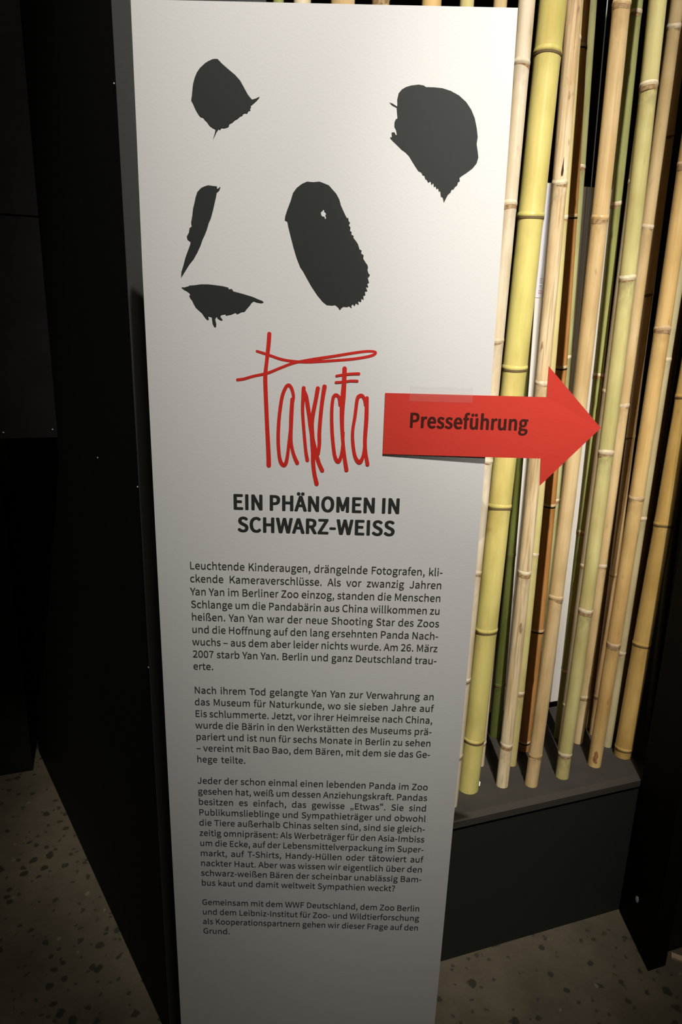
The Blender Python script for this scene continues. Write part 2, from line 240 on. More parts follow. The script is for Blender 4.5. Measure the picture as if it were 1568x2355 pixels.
# letter outlines (cap height 700): advance, loops
GLYPHS = {
    ' ': (214, ''),
    ',': (265, '72,-181 146,-134 194,-66 211,18 202,73 177,108 138,120 105,113 81,92 72,59 81,26 104,5 136,-2 146,-1 134,-54 101,-98 51,-130'),
    '-': (331, '44,234 288,234 288,301 44,301'),
    '.': (265, '133,-12 164,-4 187,19 196,53 187,89 164,112 133,120 101,112 78,89 70,53 78,19 101,-4'),
    '0': (530, '265,-12 339,2 399,46 445,118 473,221 483,352 473,483 445,584 399,656 339,698 265,712 192,698 131,656 86,584 58,483 48,352 58,221 86,118 131,46 192,2|265,58 196,89 149,185 132,352 149,519 196,614 265,644 335,614 382,519 399,352 382,185 335,89'),
    '2': (530, '42,0 482,0 482,75 288,75 174,69 265,161 342,250 399,337 436,423 449,507 424,616 353,687 244,712 164,700 97,664 38,610 89,561 131,602 180,631 234,642 306,624 349,575 363,503 351,429 313,348 250,259 160,161 42,52'),
    '6': (530, '287,-12 388,16 461,96 489,215 465,337 397,410 294,435 238,424 184,396 136,350 146,464 173,546 212,601 260,631 316,641 358,634 396,616 427,587 477,641 433,678 378,703 312,712 233,699 163,658 106,586 67,479 53,334 65,209 97,112 147,43 212,1|138,281 185,333 234,361 280,370 350,350 392,297 406,215 390,131 348,76 287,56 212,82 161,158'),
    '7': (530, '189,0 280,0 290,152 310,286 345,408 402,526 485,647 485,700 47,700 47,626 387,626 315,513 261,399 224,280 201,149'),
    ':': (265, '133,372 164,381 187,404 196,439 187,474 164,498 133,506 101,498 78,474 70,439 78,404 101,381|133,-12 164,-4 187,19 196,53 187,89 164,112 133,120 101,112 78,89 70,53 78,19 101,-4'),
    '?': (453, '170,211 247,211 257,291 294,357 343,418 384,482 402,558 380,648 318,707 223,728 152,716 91,685 41,640 91,594 127,627 168,648 214,655 271,641 306,604 317,552 300,489 259,431 212,370 176,299|211,-12 243,-4 266,19 275,53 266,89 243,112 211,120 179,112 157,89 149,53 157,19 179,-4'),
    'A': (581, '4,0 93,0 160,214 416,214 483,0 577,0 339,700 241,700|182,284 217,392 286,628 290,628 361,392 394,284'),
    'B': (627, '96,0 319,0 407,8 480,33 536,74 572,131 584,205 566,287 516,343 442,372 442,377 498,410 532,463 544,529 513,628 429,683 304,700 96,700|184,403 184,630 292,630 384,619 439,583 457,518 440,456 386,417 288,403|184,71 184,334 307,334 411,321 475,279 498,208 475,131 410,85 307,71'),
    'C': (609, '360,-12 444,-1 515,33 575,88 526,144 479,102 426,74 364,65 290,78 229,115 184,175 156,255 146,352 156,449 186,527 232,586 293,622 367,635 422,627 470,604 510,569 558,626 509,669 444,700 366,712 265,696 180,650 113,575 71,474 55,350 70,225 112,124 177,50 261,3'),
    'D': (657, '96,0 275,0 390,15 481,60 547,133 587,231 601,352 587,474 547,571 480,642 388,685 271,700 96,700|184,73 184,628 264,628 353,617 422,582 471,526 500,449 510,352 500,255 471,178 422,120 353,85 264,73'),
    'E': (562, '96,0 510,0 510,75 184,75 184,330 450,330 450,406 184,406 184,626 499,626 499,700 96,700'),
    'F': (527, '96,0 184,0 184,314 452,314 452,389 184,389 184,626 499,626 499,700 96,700'),
    'G': (658, '371,-12 459,-2 532,27 587,69 587,363 357,363 357,289 506,289 506,106 472,84 429,70 380,65 298,78 233,115 185,175 156,255 146,352 157,449 187,527 236,586 301,622 379,635 441,626 491,602 530,569 578,626 529,667 463,699 376,712 272,696 183,650 115,575 71,474 55,350 71,225 114,124 181,50 268,3'),
    'H': (695, '96,0 184,0 184,330 511,330 511,0 600,0 600,700 511,700 511,407 184,407 184,700 96,700'),
    'I': (280, '96,0 184,0 184,700 96,700'),
    'J': (511, '226,-12 337,17 400,95 419,205 419,700 330,700 330,214 318,128 280,80 218,65 171,73 131,99 96,144 33,98 82,37 146,0'),
    'K': (617, '96,0 184,0 184,222 305,365 515,0 613,0 360,435 580,700 479,700 186,349 184,349 184,700 96,700'),
    'L': (519, '96,0 491,0 491,75 184,75 184,700 96,700'),
    'M': (775, '96,0 176,0 176,388 164,594 168,594 224,435 357,71 416,71 548,435 605,594 608,594 597,388 597,0 679,0 679,700 573,700 439,326 391,180 387,180 336,326 202,700 96,700'),
    'N': (690, '96,0 180,0 180,368 169,586 173,586 248,442 503,0 594,0 594,700 510,700 510,336 522,115 518,115 442,259 186,700 96,700'),
    'O': (709, '354,-12 453,4 535,51 599,127 639,228 653,352 639,476 599,576 535,650 453,697 354,712 256,697 173,650 110,576 70,476 55,352 70,228 110,127 173,51 256,4|354,65 284,78 227,116 183,176 156,255 146,352 156,449 183,527 227,586 284,622 354,635 424,622 482,586 526,527 553,449 562,352 553,255 526,176 482,116 424,78'),
    'P': (605, '96,0 184,0 184,279 300,279 386,287 457,312 511,355 546,415 558,495 546,575 511,633 456,672 383,693 296,700 96,700|184,350 184,628 285,628 387,616 449,575 470,495 450,413 390,366 288,350'),
    'R': (606, '184,368 184,628 302,628 395,617 452,577 472,504 452,428 395,383 302,368|480,0 580,0 402,307 485,344 540,409 560,504 528,619 442,682 315,700 96,700 96,0 184,0 184,297 310,297'),
    'S': (569, '290,-12 417,14 499,85 528,186 509,273 457,332 384,373 285,416 230,442 186,478 168,534 184,588 230,623 299,635 360,627 412,605 458,570 504,626 448,671 378,701 299,712 185,688 107,623 78,527 101,441 155,384 221,348 321,304 381,274 423,237 438,179 421,119 371,79 291,65 220,76 154,106 98,152 46,91 114,36 196,0'),
    'T': (572, '242,0 330,0 330,626 542,626 542,700 30,700 30,626 242,626'),
    'V': (549, '224,0 327,0 549,700 459,700 347,321 279,90 275,90 207,321 94,700 1,700'),
    'W': (838, '173,0 278,0 382,422 417,582 421,582 456,422 562,0 668,0 813,700 729,700 653,319 615,92 609,92 560,319 462,700 381,700 285,319 235,92 231,92 189,319 116,700 25,700'),
    'Y': (507, '209,0 297,0 297,271 508,700 416,700 327,502 256,349 252,349 183,502 93,700 -1,700 209,271'),
    'Z': (576, '48,0 531,0 531,75 157,75 526,647 526,700 81,700 81,626 417,626 48,53'),
    'a': (538, '207,-12 269,-2 327,25 379,62 382,62 390,0 461,0 461,319 443,431 385,505 282,532 202,521 133,495 78,464 112,404 157,431 209,451 267,459 333,440 366,392 374,329 257,310 167,282 105,244 68,196 56,135 76,55 129,5|232,58 185,66 153,93 140,140 162,199 236,243 374,270 374,126 326,89 280,66'),
    'b': (590, '316,-12 385,0 447,35 496,92 529,170 541,267 533,357 507,430 466,485 408,520 335,532 278,522 223,496 172,459 176,552 176,760 88,760 88,0 158,0 165,53 169,53 216,18 267,-4|302,61 264,66 221,83 176,115 176,388 223,426 269,450 313,458 393,434 437,368 451,266 431,156 379,86'),
    'c': (487, '292,-12 353,-4 410,18 460,53 422,112 387,86 346,67 300,60 216,85 160,154 139,259 161,364 218,433 303,458 341,453 375,437 406,414 450,471 410,501 360,523 299,532 222,520 153,486 99,430 63,354 50,259 62,165 95,89 147,34 214,-1'),
    'd': (592, '265,-12 324,-2 377,24 422,61 425,61 433,0 504,0 504,760 416,760 416,561 421,472 376,504 330,525 275,532 206,520 145,484 96,428 63,352 51,259 60,164 89,89 133,33 192,-1|284,61 206,85 157,153 140,260 161,364 215,433 290,458 333,453 374,435 416,404 416,132 373,92 330,69'),
    'e': (529, '298,-12 363,-5 419,13 468,40 437,98 398,76 355,62 308,57 220,80 161,142 136,239 485,239 489,288 465,417 394,502 282,532 212,520 149,484 97,428 62,352 50,259 62,165 97,89 151,34 219,-1|135,301 162,388 215,443 284,462 353,444 397,389 413,301'),
    'f': (310, '32,448 102,448 102,0 189,0 189,448 299,448 299,519 189,519 189,601 197,657 221,691 263,703 321,689 340,756 253,773 168,752 118,693 102,602 102,519 32,514'),
    'g': (539, '263,-239 402,-214 493,-149 525,-59 505,11 445,51 345,64 243,64 188,71 160,91 152,120 156,146 168,165 185,182 262,164 358,186 426,249 452,345 446,387 432,423 410,452 516,452 516,519 335,519 262,532 165,509 95,445 68,347 78,289 103,241 136,207 136,203 108,179 87,147 78,107 84,70 101,42 125,22 125,17 84,-16 58,-56 49,-100 76,-176 151,-223|262,223 207,239 167,281 152,347 167,412 206,453 262,468 318,453 358,412 372,347 357,281 317,239|275,-179 194,-167 143,-136 125,-88 130,-58 147,-28 178,0 244,-8 334,-8 392,-14 427,-35 439,-74 419,-125 362,-163'),
    'h': (580, '88,0 176,0 176,376 223,420 268,447 317,456 373,441 405,396 415,317 415,0 502,0 502,329 485,440 433,508 344,532 278,520 222,489 172,445 176,552 176,760 88,760'),
    'i': (263, '88,0 176,0 176,519 88,519|132,626 162,633 183,653 190,684 183,713 162,733 132,740 102,733 82,713 74,684 82,653 102,633'),
    'k': (527, '88,0 174,0 174,137 271,250 423,0 518,0 322,309 495,519 397,519 178,245 174,245 174,760 88,760'),
    'l': (271, '180,-12 230,-5 218,62 200,60 187,64 179,76 176,97 176,760 88,760 88,103 97,40 127,1'),
    'm': (884, '88,0 176,0 176,376 221,421 265,447 306,456 360,441 392,396 402,317 402,0 489,0 489,376 536,421 579,447 620,456 674,441 706,396 716,317 716,0 803,0 803,329 786,440 734,508 647,532 586,519 529,484 475,433 446,486 399,520 331,532 272,520 218,488 170,443 168,443 159,519 88,519'),
    'n': (583, '88,0 176,0 176,376 223,420 268,447 317,456 373,441 405,396 415,317 415,0 502,0 502,329 485,440 433,508 344,532 278,520 221,488 170,443 168,443 159,519 88,519'),
    'o': (579, '289,-12 363,-1 429,34 481,89 516,165 529,259 516,354 481,430 429,486 363,520 289,532 216,520 150,486 97,430 62,354 50,259 62,165 97,89 150,34 216,-1|289,60 211,85 158,154 139,259 158,364 211,433 289,458 368,433 421,364 440,259 421,154 368,85'),
    'p': (592, '88,-219 176,-219 176,-43 173,48 220,15 269,-6 316,-12 385,0 447,35 496,92 529,170 541,267 533,357 507,430 466,485 408,520 335,532 276,522 220,495 170,458 168,458 159,519 88,519|302,61 264,66 221,83 176,115 176,388 224,426 270,450 313,458 393,434 437,368 451,266 431,156 379,86'),
    'r': (371, '88,0 176,0 176,333 215,404 260,442 306,454 356,445 372,520 317,532 262,519 212,481 170,424 168,424 159,519 88,519'),
    's': (447, '223,-12 327,9 390,64 412,141 388,220 328,267 254,299 199,321 158,349 142,389 153,426 184,454 239,464 282,458 320,442 356,418 398,473 353,502 299,524 238,532 141,512 80,459 59,385 82,312 139,266 210,235 266,212 311,181 329,137 317,96 283,66 226,55 169,63 119,85 73,117 31,59 86,22 152,-3'),
    't': (360, '250,-12 347,7 329,73 270,58 223,70 197,104 190,158 190,448 331,448 331,519 190,519 190,665 117,665 108,519 26,514 26,448 103,448 103,160 117,69 163,9'),
    'u': (580, '240,-12 305,-1 360,32 411,81 414,81 420,0 493,0 493,519 406,519 406,151 359,101 315,72 265,63 210,77 178,122 168,201 168,519 80,519 80,190 97,79 150,11'),
    'v': (498, '200,0 302,0 485,519 399,519 301,223 253,71 248,71 201,223 103,519 12,519'),
    'w': (766, '170,0 271,0 345,278 380,429 385,429 420,280 495,0 601,0 741,519 657,519 582,219 550,74 545,74 509,219 428,519 343,519 262,219 227,74 223,74 192,219 115,519 26,519'),
    'y': (498, '96,-223 184,-199 247,-135 290,-44 485,519 400,519 307,231 265,84 260,84 208,231 103,519 12,519 221,-1 209,-40 182,-98 144,-137 93,-152 53,-143 35,-213'),
    'z': (454, '33,0 426,0 426,71 143,71 417,472 417,519 63,519 63,448 307,448 33,47'),
    'Ä': (581, '179,764 206,771 225,789 232,817 225,843 206,861 179,868 153,861 135,843 128,817 135,789 153,771|399,764 426,771 444,789 451,817 444,843 426,861 399,868 372,861 353,843 347,817 353,789 372,771|4,0 93,0 160,214 416,214 483,0 577,0 339,700 241,700|182,284 217,392 286,628 290,628 361,392 394,284'),
    'ß': (614, '414,-12 504,9 563,65 583,145 562,228 509,280 447,315 394,349 372,399 398,464 445,528 470,615 450,693 391,749 296,771 183,743 112,667 88,550 88,0 174,0 174,534 188,626 230,682 295,700 344,688 375,655 385,606 360,532 315,468 290,390 345,286 447,228 501,141 491,99 460,67 410,55 372,60 334,75 297,101 263,40 308,12 358,-6'),
    'ä': (538, '207,-12 269,-2 327,25 379,62 382,62 390,0 461,0 461,319 443,431 385,505 282,532 202,521 133,495 78,464 112,404 157,431 209,451 267,459 333,440 366,392 374,329 257,310 167,282 105,244 68,196 56,135 76,55 129,5|232,58 185,66 153,93 140,140 162,199 236,243 374,270 374,126 326,89 280,66|182,627 210,634 229,653 236,680 229,707 210,725 182,732 155,725 137,707 130,680 137,653 155,634|388,627 415,634 434,653 441,680 434,707 415,725 388,732 360,725 341,707 334,680 341,653 360,634'),
    'ü': (580, '240,-12 305,-1 360,32 411,81 414,81 420,0 493,0 493,519 406,519 406,151 359,101 315,72 265,63 210,77 178,122 168,201 168,519 80,519 80,190 97,79 150,11|186,627 214,634 233,653 240,680 233,707 214,725 186,732 159,725 141,707 134,680 141,653 159,634|392,627 419,634 438,653 445,680 438,707 419,725 392,732 365,725 346,707 339,680 346,653 365,634'),
    '–': (512, '44,239 468,239 468,298 44,298'),
    '“': (955, '735,773 715,809 657,769 613,708 596,630 606,583 634,551 671,540 707,549 729,572 736,602 729,633 708,655 677,663 650,655 661,699 690,740|919,773 899,809 841,769 797,708 779,630 790,583 817,551 855,540 891,549 912,572 920,602 912,633 891,655 859,663 834,655 844,699 874,740'),
    '„': (453, '92,-155 154,-105 192,-43 205,34 197,86 174,119 138,130 109,123 89,103 82,72 90,42 111,24 138,18 147,19 138,-35 111,-77 67,-114|279,-155 341,-105 379,-43 392,34 385,86 362,119 326,130 297,123 277,103 269,72 277,42 298,24 326,18 335,19 326,-35 299,-77 254,-114'),
}
BODY = """
Leuchtende Kinderaugen, drängelnde Fotografen, kli-
ckende Kameraverschlüsse. Als vor zwanzig Jahren
Yan Yan im Berliner Zoo einzog, standen die Menschen
Schlange um die Pandabärin aus China willkommen zu
heißen. Yan Yan war der neue Shooting Star des Zoos
und die Hoffnung auf den lang ersehnten Panda Nach-
wuchs – aus dem aber leider nichts wurde. Am 26. März
2007 starb Yan Yan. Berlin und ganz Deutschland trau-
erte.

Nach ihrem Tod gelangte Yan Yan zur Verwahrung an
das Museum für Naturkunde, wo sie sieben Jahre auf
Eis schlummerte. Jetzt, vor ihrer Heimreise nach China,
wurde die Bärin in den Werkstätten des Museums prä-
pariert und ist nun für sechs Monate in Berlin zu sehen
– vereint mit Bao Bao, dem Bären, mit dem sie das Ge-
hege teilte.

Jeder der schon einmal einen lebenden Panda im Zoo
gesehen hat, weiß um dessen Anziehungskraft. Pandas
besitzen es einfach, das gewisse „Etwas“. Sie sind
Publikumslieblinge und Sympathieträger und obwohl
die Tiere außerhalb Chinas selten sind, sind sie gleich-
zeitig omnipräsent: Als Werbeträger für den Asia-Imbiss
um die Ecke, auf der Lebensmittelverpackung im Super-
markt, auf T-Shirts, Handy-Hüllen oder tätowiert auf
nackter Haut. Aber was wissen wir eigentlich über den
schwarz-weißen Bären der scheinbar unablässig Bam-
bus kaut und damit weltweit Sympathien weckt?

Gemeinsam mit dem WWF Deutschland, dem Zoo Berlin
und dem Leibniz-Institut für Zoo- und Wildtierforschung
als Kooperationspartnern gehen wir dieser Frage auf den
Grund.
"""

# ------------------------------------------------------------------ materials
M_black = mat('matt_black_paint', (0.006, 0.006, 0.0055), 0.6, 0.2, bump=(60, 0.15), var=((0.010, 0.010, 0.009), 9, 0.4, 0.7))
M_side = mat('black_side_wall_paint', (0.009, 0.009, 0.0085), 0.7, 0.15, bump=(40, 0.15))
M_grey = mat('charcoal_board_paint', (0.040, 0.042, 0.038), 0.7, 0.25, bump=(90, 0.12))
M_gloss = mat('black_lacquer', (0.006, 0.0055, 0.005), 0.6, 0.05, bump=(14, 0.25))
M_screw = mat('bright_screw_steel', (0.5, 0.49, 0.45), 0.45, 0.5)
M_top = mat('plinth_top_grey', (0.032, 0.028, 0.023), 0.75, 0.25, bump=(120, 0.15), var=((0.040, 0.035, 0.029), 14, 0.35, 0.75))
M_edge = mat('plinth_edge_grey', (0.043, 0.037, 0.031), 0.6, 0.3, bump=(120, 0.1))
M_front = mat('plinth_front_black', (0.0145, 0.016, 0.0125), 0.75, 0.2, bump=(70, 0.15))
M_panel = mat('white_panel_laminate', (0.80, 0.79, 0.775), 0.5, 0.3, bump=(300, 0.04))
M_ink = mat('black_print_ink', (0.030, 0.034, 0.031), 0.55, 0.3)
M_text = mat('dark_grey_print_ink', (0.050, 0.047, 0.038), 0.6, 0.25)
M_red = mat('red_print_ink', (0.68, 0.030, 0.020), 0.55, 0.3)
M_arrow = mat('red_card', (0.68, 0.050, 0.032), 0.55, 0.3, bump=(200, 0.05))
M_cut = mat('dark_card_edge', (0.10, 0.012, 0.020), 0.7, 0.2)
M_back = mat('white_back_board', (0.82, 0.78, 0.70), 0.6, 0.3)
M_sheet = mat('bluish_white_paper', (0.78, 0.77, 0.82), 0.6, 0.3)
M_faint = mat('faint_grey_ink', (0.42, 0.41, 0.42), 0.6, 0.3)
M_seal = mat('faint_red_ink', (0.62, 0.33, 0.33), 0.6, 0.3)
M_line = mat('pale_line_grey', (0.42, 0.42, 0.41), 0.35, 0.6)
M_scrap = mat('white_scrap_paper', (0.75, 0.78, 0.74), 0.6, 0.3)
M_pale = mat('lit_floor_tone', (0.42, 0.31, 0.20), 0.6, 0.3, var=((0.34, 0.24, 0.15), 30, 0.4, 0.7))  # pale tone of the lit floor patch beside the post

def floor_mat():
    m = bpy.data.materials.new('speckled_floor'); m.use_nodes = True
    nt = m.node_tree; b = nt.nodes['Principled BSDF']; L = nt.links.new
    tc = node(nt, 'ShaderNodeTexCoord')
    n1 = node(nt, 'ShaderNodeTexNoise'); n1.inputs['Scale'].default_value = 5; n1.inputs['Detail'].default_value = 8
    n1.inputs['Roughness'].default_value = 0.7
    L(tc.outputs['Object'], n1.inputs['Vector'])
    base = node(nt, 'ShaderNodeValToRGB')
    e = base.color_ramp.elements
    e[0].position, e[0].color = 0.35, (0.064, 0.050, 0.031, 1)
    e[1].position, e[1].color = 0.68, (0.104, 0.085, 0.055, 1)
    L(n1.outputs[0], base.inputs[0])
    wn = node(nt, 'ShaderNodeTexNoise'); wn.inputs['Scale'].default_value = 45; wn.inputs['Detail'].default_value = 2
    L(tc.outputs['Object'], wn.inputs['Vector'])
    wm = node(nt, 'ShaderNodeVectorMath', operation='MULTIPLY_ADD')
    wm.inputs[1].default_value = (0.02, 0.02, 0.02)
    L(wn.outputs[1], wm.inputs[0]); L(tc.outputs['Object'], wm.inputs[2])
    prev = base.outputs[0]
    for scale, thr, rad, colr in ((22, 0.72, 0.30, (0.026, 0.023, 0.015)), (34, 0.76, 0.34, (0.030, 0.027, 0.018)), (60, 0.86, 0.36, (0.040, 0.034, 0.024)), (44, 0.96, 0.30, (0.13, 0.11, 0.08))):
        v = node(nt, 'ShaderNodeTexVoronoi'); v.inputs['Scale'].default_value = scale
        v.voronoi_dimensions = '3D'
        L(wm.outputs[0], v.inputs['Vector'])
        sep = node(nt, 'ShaderNodeSeparateColor'); L(v.outputs['Color'], sep.inputs[0])
        g = node(nt, 'ShaderNodeMath', operation='GREATER_THAN'); L(sep.outputs[0], g.inputs[0]); g.inputs[1].default_value = thr
        mr = node(nt, 'ShaderNodeMapRange'); L(v.outputs['Distance'], mr.inputs[0])
        mr.inputs[1].default_value = rad*0.72; mr.inputs[2].default_value = rad; mr.inputs[3].default_value = 1; mr.inputs[4].default_value = 0
        mu = node(nt, 'ShaderNodeMath', operation='MULTIPLY'); L(g.outputs[0], mu.inputs[0]); L(mr.outputs[0], mu.inputs[1])
        mx = node(nt, 'ShaderNodeMix', data_type='RGBA')
        L(mu.outputs[0], mx.inputs[0]); L(prev, mx.inputs[6]); mx.inputs[7].default_value = (*colr, 1)
        prev = mx.outputs[2]
    L(prev, b.inputs['Base Color'])
    b.inputs['Roughness'].default_value = 0.62
    b.inputs['Specular IOR Level'].default_value = 0.35
    bp = node(nt, 'ShaderNodeBump'); bp.inputs['Strength'].default_value = 0.25; bp.inputs['Distance'].default_value = 0.003
    nb = node(nt, 'ShaderNodeTexNoise'); nb.inputs['Scale'].default_value = 90
    L(tc.outputs['Object'], nb.inputs['Vector']); L(nb.outputs[0], bp.inputs['Height']); L(bp.outputs[0], b.inputs['Normal'])
    return m
M_floor = floor_mat()

def bamboo_mat(name, c1, c2, streak, spots=0.0, rough=0.33, coat=0.2):
    """c1/c2: two skin colours blended in lengthwise streaks; streak darkens fine fibres; spots: amount of brown flecks"""
    m = bpy.data.materials.new('bamboo_skin_' + name); m.use_nodes = True
    nt = m.node_tree; b = nt.nodes['Principled BSDF']; L = nt.links.new
    tc = node(nt, 'ShaderNodeTexCoord')
    oi = node(nt, 'ShaderNodeObjectInfo')
    def stretched(sx, sz, detail=3):
        mp = node(nt, 'ShaderNodeMapping'); mp.inputs['Scale'].default_value = (sx, sx, sz)
        L(tc.outputs['Object'], mp.inputs['Vector'])
        nz = node(nt, 'ShaderNodeTexNoise', noise_dimensions='4D'); nz.inputs['Scale'].default_value = 1; nz.inputs['Detail'].default_value = detail
        mw = node(nt, 'ShaderNodeMath', operation='MULTIPLY'); mw.inputs[1].default_value = 37.0
        L(oi.outputs['Random'], mw.inputs[0]); L(mw.outputs[0], nz.inputs['W'])
        L(mp.outputs[0], nz.inputs['Vector'])
        return nz.outputs[0]
    cr = node(nt, 'ShaderNodeValToRGB')
    cr.color_ramp.elements[0].position, cr.color_ramp.elements[0].color = 0.36, (*c1, 1)
    cr.color_ramp.elements[1].position, cr.color_ramp.elements[1].color = 0.66, (*c2, 1)
    L(stretched(38, 3.2), cr.inputs[0])
    fr = node(nt, 'ShaderNodeValToRGB')
    fr.color_ramp.elements[0].position, fr.color_ramp.elements[0].color = 0.30, (1-streak, 1-streak*1.1, 1-streak*1.25, 1)
    fr.color_ramp.elements[1].position, fr.color_ramp.elements[1].color = 0.52, (1, 1, 1, 1)
    L(stretched(260, 7, 4), fr.inputs[0])
    mx = node(nt, 'ShaderNodeMix', data_type='RGBA', blend_type='MULTIPLY')
    mx.inputs[0].default_value = 1.0
    L(cr.outputs[0], mx.inputs[6]); L(fr.outputs[0], mx.inputs[7])
    out = mx.outputs[2]
    if spots > 0:
        sp = node(nt, 'ShaderNodeValToRGB')
        sp.color_ramp.elements[0].position, sp.color_ramp.elements[0].color = 0.66, (0, 0, 0, 1)
        sp.color_ramp.elements[1].position, sp.color_ramp.elements[1].color = 0.74, (spots, spots, spots, 1)
        L(stretched(75, 22, 3), sp.inputs[0])
        m2 = node(nt, 'ShaderNodeMix', data_type='RGBA')
        L(sp.outputs[0], m2.inputs[0]); L(out, m2.inputs[6]); m2.inputs[7].default_value = (0.22, 0.11, 0.05, 1)
        out = m2.outputs[2]
    # soft blotches, and the greyish waxy bloom that sits just below every ring
    bl = node(nt, 'ShaderNodeValToRGB')
    bl.color_ramp.elements[0].position, bl.color_ramp.elements[0].color = 0.34, (0.80, 0.76, 0.68, 1)
    bl.color_ramp.elements[1].position, bl.color_ramp.elements[1].color = 0.58, (1, 1, 1, 1)
    L(stretched(24, 8, 4), bl.inputs[0])
    m3 = node(nt, 'ShaderNodeMix', data_type='RGBA', blend_type='MULTIPLY'); m3.inputs[0].default_value = 1.0
    L(out, m3.inputs[6]); L(bl.outputs[0], m3.inputs[7])
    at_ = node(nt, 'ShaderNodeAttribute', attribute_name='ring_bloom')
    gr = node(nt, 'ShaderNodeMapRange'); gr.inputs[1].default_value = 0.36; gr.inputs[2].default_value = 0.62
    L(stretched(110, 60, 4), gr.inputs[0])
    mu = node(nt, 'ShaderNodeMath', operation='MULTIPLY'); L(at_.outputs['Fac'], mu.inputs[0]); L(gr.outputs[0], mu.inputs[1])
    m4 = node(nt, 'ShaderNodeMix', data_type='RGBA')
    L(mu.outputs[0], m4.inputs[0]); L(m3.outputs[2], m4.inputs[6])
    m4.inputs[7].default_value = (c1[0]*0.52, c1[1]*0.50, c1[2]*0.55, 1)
    out = m4.outputs[2]
    L(out, b.inputs['Base Color'])
    b.inputs['Roughness'].default_value = rough
    b.inputs['Specular IOR Level'].default_value = 0.45
    b.inputs['Coat Weight'].default_value = coat
    b.inputs['Coat Roughness'].default_value = 0.25
    bp = node(nt, 'ShaderNodeBump'); bp.inputs['Strength'].default_value = 0.12; bp.inputs['Distance'].default_value = 0.001
    L(stretched(300, 5, 2), bp.inputs['Height']); L(bp.outputs[0], b.inputs['Normal'])
    return m

SKIN = {
    'straw': bamboo_mat('straw', (0.84, 0.69, 0.47), (0.88, 0.78, 0.60), 0.08, 0.2),
    'straw2': bamboo_mat('warm_straw', (0.74, 0.53, 0.26), (0.80, 0.63, 0.35), 0.10, 0.25),
    'yellowgreen': bamboo_mat('yellow_green', (0.70, 0.65, 0.20), (0.82, 0.68, 0.24), 0.05, 0.0, 0.28, 0.3),
    'yellowgreen2': bamboo_mat('soft_yellow_green', (0.66, 0.60, 0.25), (0.78, 0.65, 0.31), 0.08, 0.1),
    'streaky': bamboo_mat('streaky_tan', (0.74, 0.53, 0.29), (0.90, 0.76, 0.50), 0.40, 0.75, 0.5, 0.0),
    'orange': bamboo_mat('orange_brown', (0.52, 0.235, 0.07), (0.60, 0.31, 0.10), 0.12, 0.1),
    'olive': bamboo_mat('olive', (0.46, 0.46, 0.20), (0.58, 0.55, 0.27), 0.10, 0.1),
    'tan': bamboo_mat('tan', (0.72, 0.49, 0.23), (0.82, 0.62, 0.34), 0.12, 0.5),
    'tan2': bamboo_mat('golden_tan', (0.76, 0.48, 0.18), (0.82, 0.58, 0.25), 0.10, 0.45),
    'green': bamboo_mat('green', (0.36, 0.39, 0.13), (0.46, 0.47, 0.19), 0.08, 0.0, 0.3, 0.2),
    'green2': bamboo_mat('shaded_green', (0.07, 0.075, 0.03), (0.09, 0.09, 0.04), 0.08, 0.0),  # green pole whose shade is darkened into the skin colour
    'palegreen': bamboo_mat('pale_grey_green', (0.62, 0.57, 0.24), (0.74, 0.64, 0.28), 0.07, 0.2),
    'palegreen2': bamboo_mat('soft_grey_green', (0.56, 0.50, 0.28), (0.68, 0.58, 0.34), 0.08, 0.2),
    'greytan': bamboo_mat('grey_tan', (0.46, 0.35, 0.22), (0.54, 0.43, 0.28), 0.12, 0.3),
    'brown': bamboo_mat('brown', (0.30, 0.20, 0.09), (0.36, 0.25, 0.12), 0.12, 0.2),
    'brown2': bamboo_mat('light_brown', (0.58, 0.36, 0.16), (0.68, 0.46, 0.22), 0.12, 0.3),
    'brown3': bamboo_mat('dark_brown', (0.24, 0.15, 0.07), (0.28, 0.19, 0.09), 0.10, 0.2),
    'shadedolive': bamboo_mat('shaded_olive', (0.11, 0.13, 0.03), (0.17, 0.19, 0.05), 0.06, 0.0, 0.25, 0.4),  # yellow green pole in shadow; the shade is put into this dark skin
    'gold': bamboo_mat('gold', (0.70, 0.44, 0.13), (0.78, 0.53, 0.18), 0.08, 0.3),
}
M_lip = mat('pale_ring_ridge', (0.80, 0.68, 0.46), 0.5, 0.3, var=((0.62, 0.46, 0.28), 120, 0.4, 0.7))
M_liptan = mat('tan_ring_ridge', (0.70, 0.50, 0.28), 0.5, 0.3, var=((0.52, 0.34, 0.18), 120, 0.4, 0.7))
M_groove = mat('brown_ring_scar', (0.30, 0.18, 0.08), 0.6, 0.2, var=((0.50, 0.34, 0.18), 160, 0.4, 0.65))
M_groovedark = mat('dark_ring_scar', (0.17, 0.12, 0.055), 0.6, 0.2)
M_black_ring = mat('black_ring_scar', (0.012, 0.010, 0.008), 0.5, 0.3)
M_bloom = {}

# ------------------------------------------------------------------ setting
s = 6.0
floor = obj('floor', [(-s, -s, 0), (s, -s, 0), (s, s, 0), (-s, s, 0)], [(0, 1, 2, 3)], M_floor)
tag(floor, 'speckled brown grey hall floor', kind='structure')

LW = Vector((-0.5876, 0.8092, 0))                # direction of the left side wall, away from the corner
LN = Vector((0.8092, 0.5876, 0))                 # its normal, into the case
def lw(t, dd): return (FRONT0 + LW*t + LN*dd).to_2d()[:]
v, fc = prism([lw(0.0, 0), lw(1.318, 0), lw(1.318, 0.02), lw(0.0, 0.02)], 0, 2.9)
wl = tag(obj('wall_left', v, fc, M_side), 'black side wall of the case left of the panel', kind='structure')

